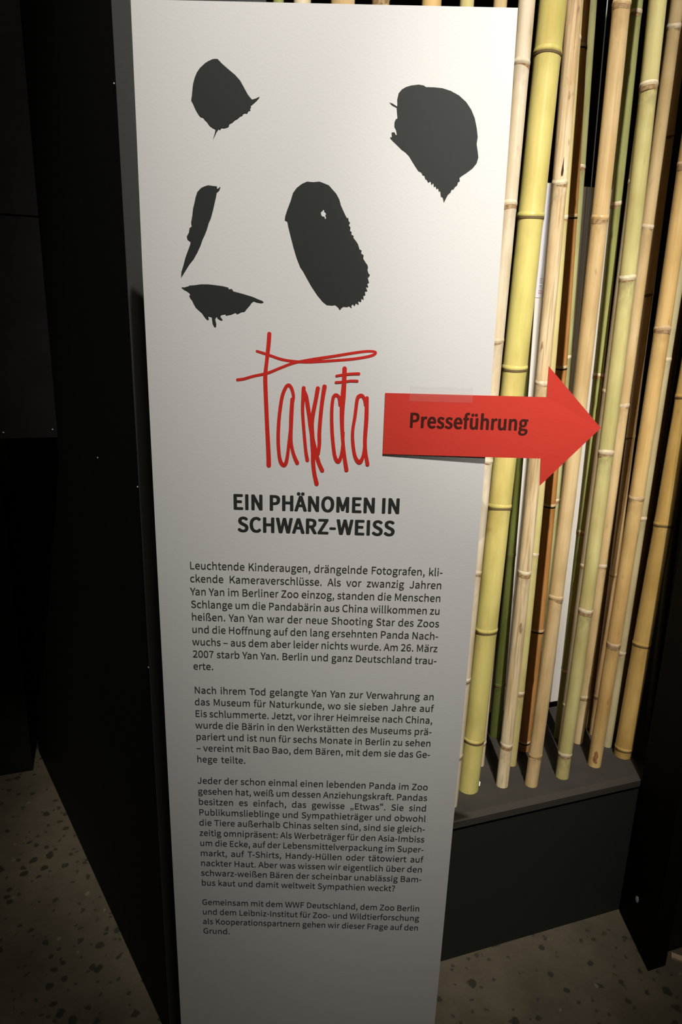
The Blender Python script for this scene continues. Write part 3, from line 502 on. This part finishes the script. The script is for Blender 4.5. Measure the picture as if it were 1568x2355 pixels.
def screw(parent, p, nrm, r=0.0018):
    """a countersunk screw head whose axis is nrm"""
    q = Vector(nrm).to_track_quat('Z', 'Y').to_matrix()
    prof = [(0, 0.0012), (r*0.45, 0.0012), (r*0.45, 0.0006), (r, 0.0009), (r*1.05, 0.0)]
    V, F = [], []
    for k in range(10):
        a = k*math.tau/10
        for rr, zz in prof:
            V.append(Vector(p) + q @ Vector((rr*math.cos(a), rr*math.sin(a), zz)))
    m_ = len(prof)
    for k in range(10):
        for j in range(m_-1):
            a0, b0 = k*m_+j, ((k+1) % 10)*m_+j
            F.append((a0, b0, b0+1, a0+1))
    return obj('screw_head', V, F, M_screw, parent, smooth=True)
for t_, z_ in [(0.0074, 1.9529), (0.2436, 1.3263), (0.0055, 1.3147), (0.0024, 0.9578)]:
    p2 = FRONT0 + LW*t_ - LN*0.0002
    screw(wl, (p2.x, p2.y, z_), -LN)

v, fc = slab(0.0, 0.235, 0.0, 0.018, 0, 2.9)
wf = tag(obj('wall_front', v, fc, M_grey), 'charcoal board at the case corner behind the panel', kind='structure')
v, fc = slab(-1.2, 2.6, 1.36, 1.38, 0, 2.9)
M_rear = mat('glow_tinted_rear_wall', (0.045, 0.037, 0.024), 0.8, 0.15, var=((0.06, 0.05, 0.033), 6, 0.4, 0.7))  # brown lift over black is lens glow put into the wall colour
tag(obj('wall_back', v, fc, M_rear), 'black rear wall of the case', kind='structure')
v, fc = slab(1.267, 2.4, -0.150, -0.130, 0, 2.9)
tag(obj('wall_right', v, fc, M_black), 'black front wall right of the post', kind='structure')

# black cabinet hung on the left wall, with a recessed lower part
cb = empty('black_cabinet', (-0.6456, 0.6016, 1.3251))
tag(cb, 'black cabinet hanging on the dark side wall at the left edge', 'cabinet')
cbo = Vector(cb.location)
CD = -D
def cs(a0, a1, d0, d1, z0, z1):
    pts = [(cbo + CD*a + N*dd).to_2d()[:] for a, dd in ((a0 + 0.32*d0, d0), (a0 + 0.32*d1, d1), (a1, d1), (a1, d0))]
    return local_(prism(pts, z0, z1))
def local_(vf): return [Vector(p) - cbo for p in vf[0]], vf[1]
obj('cabinet_body', *cs(0.03, 0.80, 0.012, 0.28, 1.3251, 1.8148+0.6), M_black, cb)
obj('door_panel', *cs(0.004, 0.80, 0.0, 0.011, 1.3251, 1.8148-0.002), M_black, cb)
obj('upper_panel', *cs(0.004, 0.80, 0.0, 0.011, 1.8148+0.002, 1.8148+0.6), M_black, cb)
screw(cb, Vector((-0.6588, 0.5970, 1.3435)) - N*0.0003 - cbo, -N)
screw(cb, Vector((-0.6332, 0.6059, 1.3439)) - N*0.0003 - cbo, -N)
screw(cb, Vector((-0.7597, 0.5620, 1.3391)) - N*0.0003 - cbo, -N)
cl = obj('floor_cupboard', *prism([(-1.0713, 1.1209), (-1.9593, 0.8049), (-2.1093, 1.2249), (-1.2193, 1.5349)], 0, 1.0751), M_black)
tag(cl, 'black cupboard standing on the floor in the far left corner', 'cupboard')


# black lacquered post at the right end of the case
post = obj('black_post', *prism([(0.8635, 0.384), (0.9175, 0.4027), (0.9138, 0.5882), (0.8603, 0.5702)], 0, 2.9), M_gloss)
bevel(post, 0.003, 2)
tag(post, 'black lacquered square post standing on the floor at the right end of the plinth', 'post')
cy = [(0.492, 0.113), (0.486, 0.119), (0.485, 0.127), (0.490, 0.134), (0.497, 0.130), (0.501, 0.123), (0.499, 0.116)]
def post_x(y): return 0.8635 - 0.0032*(y - 0.384)/0.186
chip = obj('paint_chip', [(post_x(y) - 0.0006, y, z) for y, z in cy] + [(post_x(y) + 0.0004, y, z) for y, z in cy],
           [tuple(range(7)), tuple(range(13, 6, -1))] + [(i, (i+1) % 7, 7+(i+1) % 7, 7+i) for i in range(7)], M_scrap, post)
chip['label'] = 'small white chip in the black lacquer'
tr = obj('lit_patch_1', *prism([(0.9415, 0.4245), (0.9885, 0.403), (0.9955, 0.4175), (0.9485, 0.439)], 0, 0.006), M_pale)  # lit patch of floor, built as a thin pale strip
tag(tr, 'short pale strip standing in for a lit patch of floor beside the post', kind='structure')

# plinth the bamboo stands on
ZT = 0.435
pl = empty('bamboo_plinth', tuple(at(0.78, 0.3)))
tag(pl, 'long dark grey plinth carrying the bamboo poles', 'plinth')
po = Vector(pl.location)
def local(vf, base):
    return [Vector(p) - base for p in vf[0]], vf[1]
v, fc = local(slab(0.02, 1.62, 0.004, 0.70, 0.0, ZT-0.018), po)
obj('plinth_body', v, fc, M_front, pl)
v, fc = local(slab(0.02, 1.62, 0.024, 0.71, ZT-0.018, ZT), po)
obj('top_board', v, fc, M_top, pl)
v, fc = local(slab(0.02, 1.62, 0.0, 0.0238, ZT-0.018, ZT+0.0006), po)
obj('edge_strip', v, fc, M_edge, pl)['label'] = 'lighter grey front edge strip'

# white board with a mounted sheet, inside the case behind the bamboo
bd = empty('display_board', tuple(at(0.975, 0.36, ZT)))
tag(bd, 'white board standing inside the case behind the bamboo poles', 'board')
bo = Vector(bd.location)
B0, B1 = 0.9986, 1.2584
v, fc = local(slab(B0, B1, 0.370, 0.382, 0.464, 1.954), bo)
obj('board', v, fc, M_back, bd)
for a_ in (B0+0.05, B1-0.06):
    v, fc = local(slab(a_, a_+0.03, 0.382, 0.42, ZT, 1.6), bo)
    obj('support_strut', v, fc, M_black, bd)
v, fc = local(slab(B0+0.004, B0+0.17, 0.3692, 0.3699, 1.681, 1.948), bo)
sheet = obj('text_sheet', v, fc, M_sheet, bd)
sheet['label'] = 'bluish white paper sheet with faint characters'
def stroke_boxes(parent, name, boxes, m):
    V, F = [], []
    for a0, a1, z0, z1 in boxes:
        b_ = len(V)
        for a_, z_ in ((a0, z0), (a1, z0), (a1, z1), (a0, z1)):
            V.append(at(a_, 0.3687, z_) - bo)
        F.append((b_, b_+1, b_+2, b_+3))
    return obj(name, V, F, m, parent)
A = 1.0321
stroke_boxes(sheet, 'printed_character', [(A, A+.010, 1.727, 1.7285), (A+.001, A+.009, 1.722, 1.7235), (A, A+.011, 1.717, 1.7185),
                                (A, A+.010, 1.710, 1.7115), (A+.001, A+.0025, 1.704, 1.710), (A+.005, A+.0065, 1.704, 1.711), (A+.008, A+.011, 1.703, 1.705)], M_faint)
stroke_boxes(sheet, 'seal_mark', [(A, A+.010, 1.699, 1.7002), (A, A+.010, 1.691, 1.6922), (A, A+.0012, 1.691, 1.70), (A+.0088, A+.010, 1.691, 1.70),
                                (A+.003, A+.0042, 1.693, 1.699), (A+.006, A+.0072, 1.693, 1.699)], M_seal)

# ------------------------------------------------------------------ bamboo
def ring_mesh(r, lip, groove, dark):
    seg = 28
    prof = [(0.996, -0.0105), (1.012, -0.0080), (1.026, -0.0055), (1.026, -0.0030), (1.050, -0.0012), (1.072, 0.0006), (1.052, 0.0026), (1.008, 0.0062)]
    if dark:
        prof = [(1.020, -0.0042), (1.035, -0.0036), (1.038, -0.0028), (1.036, -0.0018), (1.036, -0.0006), (1.056, 0.0004), (1.052, 0.0022), (1.016, 0.0055)]
    midx = [1, 1, 1, 0, 0, 0, 0] if not dark else [1, 1, 1, 1, 0, 0, 0]
    V, F, I = [], [], []
    for k in range(seg):
        a = k*math.tau/seg
        wob = 1 + 0.003*math.sin(3*a + r*900)
        for pr, z in prof:
            V.append((r*pr*wob*math.cos(a), r*pr*wob*math.sin(a), z*(0.6 + r/0.03) + 0.0012*math.sin(2*a + r*500)))
    n_ = len(prof)
    for k in range(seg):
        for j in range(n_-1):
            a0, b0 = k*n_+j, ((k+1) % seg)*n_+j
            F.append((a0, b0, b0+1, a0+1)); I.append(midx[j])
    me = bpy.data.meshes.new('node_ring')
    me.from_pydata(V, [], F)
    me.materials.append(lip); me.materials.append(groove)
    for p, i in zip(me.polygons, I):
        p.material_index = i; p.use_smooth = True
    return me

STYLE = {'yellowgreen': (SKIN['yellowgreen'], M_groovedark, True), 'orange': (M_liptan, M_black_ring, True), 'gold': (SKIN['gold'], M_groovedark, True),
         'tan': (SKIN['tan'], M_groove, False), 'tan2': (M_liptan, M_groove, False), 'straw': (SKIN['straw'], M_groove, False),
         'brown': (SKIN['brown'], M_groovedark, True), 'brown3': (SKIN['brown3'], M_groovedark, True), 'shadedolive': (SKIN['shadedolive'], M_groovedark, True), 'green2': (SKIN['green2'], M_groovedark, True),
         'brown2': (SKIN['brown2'], M_groovedark, False)}
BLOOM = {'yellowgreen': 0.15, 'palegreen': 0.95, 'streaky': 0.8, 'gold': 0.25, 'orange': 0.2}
POLE_TOP = 2.30
def bamboo(x, y, vx, vy, r, nodes, key, label, bow=0.0):
    POLE_TOP = 1.96 if key in ('streaky', 'yellowgreen') else globals()['POLE_TOP'] - (int(x*1e4) % 7)*0.012
    """upright culm with swollen nodes; every ring is a part"""
    seg = 28
    rng = random.Random(int(x*1e4) ^ int(y*1e4))
    zs = {0.0, POLE_TOP}
    for z in nodes:
        zs |= {z-0.09, z-0.05, z-0.02, z-0.008, z, z+0.008, z+0.022, z+0.05}
    prevn = 0.0
    zl = sorted(z for z in zs if 0 <= z <= POLE_TOP)
    out = []
    for a, b in zip(zl, zl[1:]):
        out.append(a)
        k = int((b-a)/0.10)
        out += [a + (b-a)*(i+1)/(k+1) for i in range(k)]
    out.append(POLE_TOP)
    jit = {n_: (rng.uniform(-1, 1)*0.0009, rng.uniform(-1, 1)*0.0009) for n_ in nodes}
    keys = [0.0] + list(nodes) + [POLE_TOP]
    jv = [(0, 0)] + [jit[n_] for n_ in nodes] + [(0, 0)]
    def off(z):
        for i in range(len(keys)-1):
            if keys[i] <= z <= keys[i+1]:
                t = (z-keys[i])/max(1e-6, keys[i+1]-keys[i])
                bw = bow*4*(z/1.8)*max(0.0, 1-z/1.8)
                return (vx*z + bw + jv[i][0]*(1-t) + jv[i+1][0]*t, vy*z + bw*0.35 + jv[i][1]*(1-t) + jv[i+1][1]*t)
        return (vx*z, vy*z)
    V, F = [], []
    for z in out:
        sw = 1.0
        for n_ in nodes:
            dz = z - n_
            sw += 0.022*math.exp(-(dz/0.016)**2) - 0.018*math.exp(-((dz+0.035)/0.030)**2)
        ox, oy = off(z)
        for k in range(seg):
            a = k*math.tau/seg
            el = 1 + 0.006*math.cos(2*a + x*40)
            V.append((ox + r*sw*el*math.cos(a), oy + r*sw*el*math.sin(a), z))
    for i in range(len(out)-1):
        for k in range(seg):
            k2 = (k+1) % seg
            F.append((i*seg+k, i*seg+k2, (i+1)*seg+k2, (i+1)*seg+k))
    c0 = len(V)
    V += V[:seg] + V[(len(out)-1)*seg:len(out)*seg]
    F.append(tuple(range(c0+seg-1, c0-1, -1)))
    F.append(tuple(range(c0+seg, c0+2*seg)))
    o = obj('bamboo_pole', V, F, SKIN[key], None, (x, y, ZT + 0.0006), smooth=True)
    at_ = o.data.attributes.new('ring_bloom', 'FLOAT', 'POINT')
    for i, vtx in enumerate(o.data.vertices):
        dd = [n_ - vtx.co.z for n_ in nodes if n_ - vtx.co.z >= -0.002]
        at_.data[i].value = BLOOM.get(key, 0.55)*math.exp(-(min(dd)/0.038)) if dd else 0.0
    for p in o.data.polygons[-2:]:
        p.use_smooth = False
    tag(o, label, 'bamboo', 'bamboo poles standing on the plinth')
    lip, gro, dark = STYLE.get(key, (M_lip, M_groove, False))
    me = ring_mesh(r, lip, gro, dark)
    for n_ in nodes:
        q = bpy.data.objects.new('node_ring', me)
        COL.objects.link(q)
        ox, oy = off(n_)
        q.parent = o
        q.location = (ox, oy, n_)
        q.rotation_euler = (rng.uniform(-.05, .05), rng.uniform(-.05, .05), rng.uniform(0, 6.28))
    return o
culms = [bamboo(*p) for p in POLES]

# branch scars: split, stain and flecks that are their own marks on the skin
def bark_mark(pole, name, ang, z, w, h, m, pts):
    """a small patch lying on the skin of a pole, around angle ang (0 = facing the viewer side -y)"""
    x, y, vx, vy, r = POLES[culms.index(pole)][:5]
    V = []
    for px_, pz_ in pts:
        a = -math.pi/2 + ang + px_*w/r
        zz = z + pz_*h
        V.append((vx*zz + r*1.018*math.cos(a), vy*zz + r*1.018*math.sin(a), zz))
    c_ = len(V)
    cx, cz = 0, 0
    a = -math.pi/2 + ang
    V.append((vx*z + r*1.022*math.cos(a), vy*z + r*1.022*math.sin(a), z))
    return obj(name, V, [(i, (i+1) % c_, c_) for i in range(c_)], m, pole)
M_mark = mat('dark_split_wood', (0.06, 0.03, 0.025), 0.7, 0.2)
M_stain = mat('reddish_stain', (0.28, 0.11, 0.04), 0.6, 0.2, var=((0.5, 0.28, 0.12), 180, 0.4, 0.7))
flame = [(-.5, -.9), (.35, -1), (.6, -.5), (.3, -.1), (.25, .35), (.05, 1), (-.1, .4), (-.35, .0), (-.6, -.5)]
bark_mark(culms[4], 'split_mark', 0.30, 1.497, 0.0042, 0.019, M_mark, flame)
bark_mark(culms[15], 'stain_mark', -0.35, 0.034, 0.0075, 0.020, M_stain, [(-.6, -.8), (.2, -1), (.8, -.9), (.5, -.3), (.9, .1), (.5, .7), (0, 1), (-.6, .7), (-.5, .2), (-.9, -.2)])

def cyl(name, p0, p1, r, m, seg=10):
    ax_ = (Vector(p1) - Vector(p0)); q = ax_.to_track_quat('Z', 'Y').to_matrix(); V, F = [], []
    for t in (0, 1):
        for k in range(seg):
            a = k*math.tau/seg
            V.append(q @ Vector((r*math.cos(a), r*math.sin(a), ax_.length*t)))
    F = [(k, (k+1) % seg, seg+(k+1) % seg, seg+k) for k in range(seg)] + [tuple(range(seg-1, -1, -1)), tuple(range(seg, 2*seg))]
    return obj(name, V, F, m, None, p0, smooth=True)
rd = cyl('pale_line_rod', tuple(at(1.1811, 0.335, ZT+0.0006)), tuple(at(1.1047, 0.335, 2.80)), 0.0014, M_line)  # rod added to draw a pale line in the gap between two poles
tag(rd, 'thin grey rod added for the pale line in front of the white board behind the bamboo', 'rod')

scr = obj('paper_scrap', [Vector(p) + Vector((0.4092, 0.5351, 0.4356)) for p in ((0, 0, 0), (.010, -.004, .001), (.013, .006, .006), (.006, .011, .010), (-.003, .007, .003), (.005, .004, .013))],
          [(0, 1, 5), (1, 2, 5), (2, 3, 5), (3, 4, 5), (4, 0, 5), (4, 3, 2, 1, 0)], M_scrap)
tag(scr, 'tiny crumpled white scrap lying at the foot of the thickest bamboo pole', 'scrap')

# ------------------------------------------------------------------ information panel
panel = empty('info_panel', (0, 0, 0))
tag(panel, 'tall narrow white information panel with brush drawn panda face and German text', 'sign')
TH = 0.008
right = [(0, .2435), (.30, .2455), (.77, .2500), (.95, .2520), (1.245, .2535), (1.54, .2530), (1.72, .2512), (1.844, .2498), (2.0, .2475)]
left = [(2.0, -.2480), (1.844, -.2490), (1.67, -.2505), (1.3, -.2510), (.74, -.2508), (.28, -.2500), (0, -.2495)]
ol = [(x, z) for z, x in right] + [(x, z) for z, x in left]
n_ = len(ol)
V = [(x, 0, z) for x, z in ol] + [(x, TH, z) for x, z in ol]
F = [tuple(range(n_)), tuple(range(2*n_-1, n_-1, -1))] + [(i, n_+i, n_+(i+1) % n_, (i+1) % n_) for i in range(n_)]
obj('board', V, F, M_panel, panel)
for zz in (0.6, 1.7):                            # stand-offs that fix the panel to the case corner
    for xx in (-.16, -.02):
        yb = (FRONT0.y + (xx - FRONT0.x)*D.y/D.x)
        v, fc = prism([(xx-.02, TH), (xx+.02, TH), (xx+.02, yb+.004), (xx-.02, yb-.010)], zz, zz+.03)
        obj('wall_bracket', v, fc, M_black, panel)
EPS = -0.0004
def flat(name, contours, m, parent, warp=None, y=EPS):
    v2, t = fill(contours)
    return obj(name, [warp(x, z) if warp else (x, y, z) for x, z in v2], t, m, parent)
for nm, lab in (('left_ear', 'black brush painted small left ear'), ('right_ear', 'black brush painted large right ear'), ('left_eye', 'narrow black brush painted left eye patch'),
                ('right_eye', 'broad oval black eye patch with a white glint'), ('muzzle', 'black brush painted nose and mouth with drips')):
    o = flat('painted_' + nm, [[(x/1e4, z/1e4) for x, z in c] for c in ART[nm]], M_ink, panel)
    o['label'] = lab

def ribbon(path, dy):
    """smooth round-ended brush stroke through (x, z, half width)"""
    P = [Vector((a/1e4, b/1e4, c*1.13/1e4)) for a, b, c in path]
    Q = [2*P[0]-P[1]] + P + [2*P[-1]-P[-2]]
    S = []
    for i in range(1, len(Q)-2):
        p0, p1, p2, p3 = Q[i-1:i+3]
        for j in range(8):
            t = j/8
            S.append(0.5*((2*p1) + (p2-p0)*t + (2*p0-5*p1+4*p2-p3)*t*t + (3*p1-p0-3*p2+p3)*t**3))
    S.append(P[-1])
    V, F = [], []
    for i, p in enumerate(S):
        a, b = S[max(0, i-1)], S[min(len(S)-1, i+1)]
        d = Vector((b.x-a.x, b.y-a.y)); d.normalize()
        yy = dy - 8e-6*i/len(S)
        V += [(p.x - d.y*p.z, yy, p.y + d.x*p.z), (p.x + d.y*p.z, yy, p.y - d.x*p.z)]
    for i in range(len(S)-1):
        F.append((2*i, 2*i+1, 2*i+3, 2*i+2))
    for e, yy in ((S[0], dy + 3e-6), (S[-1], dy - 1.1e-5)):
        b_ = len(V)
        V += [(e.x + e.z*math.cos(k*math.tau/16), yy, e.y + e.z*math.sin(k*math.tau/16)) for k in range(16)]
        F.append(tuple(range(b_, b_+16)))
    return V, F
V, F = [], []
for i, path in enumerate(STROKES):
    v, fc = ribbon(path, EPS + 0.0002 - i*0.00002)
    F += [tuple(len(V)+k for k in q) for q in fc]; V += v
obj('handwritten_title', V, F, M_red, panel)['label'] = 'red handwritten word Panda'

# --- lettering
GL = {}
GL_SHIFT = {'“': 45}
for ch, (adv, s_) in GLYPHS.items():
    GL[ch] = (adv, [[tuple(map(float, q.split(','))) for q in c.split()] for c in s_.split('|')] if s_ else [])
for ch, lsb in GL_SHIFT.items():                # narrow the wide quotation mark
    cs_ = GL[ch][1]; x0 = min(q[0] for c in cs_ for q in c); x1 = max(q[0] for c in cs_ for q in c)
    GL[ch] = (x1 - x0 + 2*lsb, [[(px_ - x0 + lsb, pz_) for px_, pz_ in c] for c in cs_])
CACHE = {}
def glyph(ch, dx, dy):
    k = (ch, dx, dy)
    if k not in CACHE:
        CACHE[k] = fill(GL[ch][1]) if GL[ch][1] else ([], [])
    return CACHE[k]
KERN = {'Ya': -62, 'To': -55, 'We': -25, 'Ti': -20, 'Te': -50, 'Ve': -35, 'T-': -60, 'AN': 0, 'Fr': -20, 'Fo': -15, 'WA': -30, 'r.': -30, 'ÄN': -5, 'HÄ': -5}
def advance(s_, track):
    return sum(GL[ch][0] + track + KERN.get(s_[i:i+2], 0) for i, ch in enumerate(s_))
def set_line(V, F, s_, x, z, sx, sy, space, track, dx, dy, warp):
    for i, ch in enumerate(s_):
        if ch == ' ':
            x += space
            continue
        v2, t = glyph(ch, 0, 0)
        for n_, (ox, oz) in enumerate(((-dx, 0), (dx, 0), (0, -dy), (0, dy), (-dx*.7, -dy*.7), (dx*.7, dy*.7), (dx*.7, -dy*.7), (-dx*.7, dy*.7))[:8 if dx > 15 else 2]):
            b_ = len(V)
            for px_, pz_ in v2:
                p_ = warp(x + (px_ + ox)*sx, z + (pz_ + oz)*sy)
                V.append((p_[0], p_[1] - n_*8e-6, p_[2]))
            F += [tuple(b_+k for k in q) for q in t]
        x += (GL[ch][0] + track + KERN.get(s_[i:i+2], 0))*sx
    return x
def print_flat(x, z): return (x, EPS, z)

BODY_S = 0.0123/700
BODY_X = BODY_S*0.95
XL, XR = -0.2, 0.2015
def paragraph(lines, zs):
    V, F = [], []
    for i, (s_, z) in enumerate(zip(lines, zs)):
        words = advance(s_.replace(' ', ''), 0)*BODY_X
        k = s_.count(' ')
        last = i == len(lines)-1
        bx = BODY_X
        if k and not last and (XR - XL - words)/k < 0.0034:
            bx = BODY_X*(XR - XL - k*0.0034)/words; words *= bx/BODY_X
        sp = 0.0058 if (last or k == 0) else (XR - XL - words)/k
        if last and lines[0].startswith('Jeder'):
            bx = BODY_X*(0.1545 - XL - k*0.0040)/words; sp = 0.0040
        set_line(V, F, s_, XL, z, bx, BODY_S, sp, 0, 6, 0, print_flat)
    return obj('text_paragraph', V, F, M_text, panel)
KZ = [(0, 1.2255), (8, 1.0488), (10, 1.0044), (16, .8712), (18, .8282), (28, .6105), (30, .5668), (33, .5003)]
def zline(i):
    for (a, za), (b, zb) in zip(KZ, KZ[1:]):
        if a <= i <= b:
            return za + (zb-za)*(i-a)/(b-a)
row = 0
for para in BODY.strip().split('\n\n'):
    ls = para.split('\n')
    paragraph(ls, [zline(row+i) for i in range(len(ls))])
    row += len(ls) + 1

def heading(name, lines, cap, m, parent, dx, dy, warp, track):
    V, F = [], []
    sy = cap/700
    for s_, x0, x1, z in lines:
        k = s_.count(' ')
        w_ = advance(s_.replace(' ', ''), track) - track
        sx = (x1 - x0)/(w_ + k*230)
        set_line(V, F, s_, x0 - 60*sx, z, sx, sy, 230*sx, track, dx/ (sx/sy), dy, warp)
    return obj(name, V, F, m, parent)
heading('heading_text', [('EIN PHÄNOMEN IN', -.1275, .1310, 1.3262), ('SCHWARZ-WEISS', -.1205, .1240, 1.2902)], 0.0232, M_ink, panel, 40, 20, print_flat, 46)

# ------------------------------------------------------------------ red arrow taped to the panel
AX0, AX1, AXT, AZ0, AZ1 = 0.0985, 0.335, 0.4195, 1.4185, 1.5095
def lift(x, z):
    """how far the card stands off the panel: taped along the top, free at the lower right"""
    t = min(1.0, max(0.0, (x - AX0)/0.155))
    q = min(1.3, max(0.0, (AZ1 - z)/(AZ1 - AZ0)))
    return 0.0002 + 0.0004*t + 0.0029*q*(0.05 + 0.95*t)
ax = [AX0 + (AX1-AX0)*i/12 for i in range(13)]
zr = [AZ0 + (AZ1-AZ0)*j/4 for j in range(5)]
V, F = [], []
grid = {}
def pt(x, z):
    k = (round(x, 5), round(z, 5))
    if k not in grid:
        grid[k] = len(V); V.append((x, -lift(x, z)-0.0003, z))
    return grid[k]
for i in range(12):
    for j in range(4):
        F.append((pt(ax[i], zr[j]), pt(ax[i+1], zr[j]), pt(ax[i+1], zr[j+1]), pt(ax[i], zr[j+1])))
tip = pt(AXT, 1.4665)
F.append((pt(0.3375, 1.3770), tip, pt(AX1, AZ0)))
for j in range(4):
    F.append((pt(AX1, zr[j]), tip, pt(AX1, zr[j+1])))
F.append((pt(AX1, AZ1), tip, pt(0.3335, 1.5540)))
arrow = obj('arrow_sign', V, F, [M_arrow, M_cut])
bm = bmesh.new(); bm.from_mesh(arrow.data)
bmesh.ops.recalc_face_normals(bm, faces=bm.faces)
if sum(q.normal.y for q in bm.faces) > 0:
    bmesh.ops.reverse_faces(bm, faces=bm.faces)
ext = bmesh.ops.extrude_face_region(bm, geom=list(bm.faces))
bmesh.ops.translate(bm, verts=[g for g in ext['geom'] if isinstance(g, bmesh.types.BMVert)], vec=(0, -0.0008, 0))
bmesh.ops.recalc_face_normals(bm, faces=bm.faces)
bm.to_mesh(arrow.data); bm.free()
for p in arrow.data.polygons:
    p.material_index = 1 if abs(p.normal.y) < 0.5 else 0
tag(arrow, 'red cardboard arrow reading Presseführung taped to the panel, pointing right', 'sign')
def on_arrow(x, z): return (x, -lift(x, z) - 0.0014, z)
heading('arrow_text', [('Presseführung', 0.1372, 0.3128, 1.4602)], 0.0212, mat('black_marker_on_red', (0.060, 0.010, 0.006), 0.6, 0.25), arrow, 32, 16, on_arrow, 34)
def tape_mat():
    m = bpy.data.materials.new('clear_tape'); m.use_nodes = True
    nt = m.node_tree; b = nt.nodes['Principled BSDF']
    b.inputs['Base Color'].default_value = (0.62, 0.60, 0.56, 1); b.inputs['Roughness'].default_value = 0.25
    b.inputs['Alpha'].default_value = 0.09
    return m
V, F = [], []
for j in range(7):
    z = 1.4985 + j*0.0235/6
    for i in range(9):
        x = 0.1345 + i*0.0925/8
        wr = 0.0004*math.sin(i*2.1 + j*1.3)
        yy = -0.0010 if z > AZ1 + .001 else -lift(x, z) - 0.0018
        V.append((x, yy + wr*0.5, z + (0.0010*math.sin(i*1.7) if j == 6 else 0)))
for j in range(6):
    for i in range(8):
        a = j*9 + i
        F.append((a, a+1, a+10, a+9))
obj('clear_tape', V, F, tape_mat(), arrow, smooth=True)['label'] = 'strip of wrinkled clear tape along the arrow top'
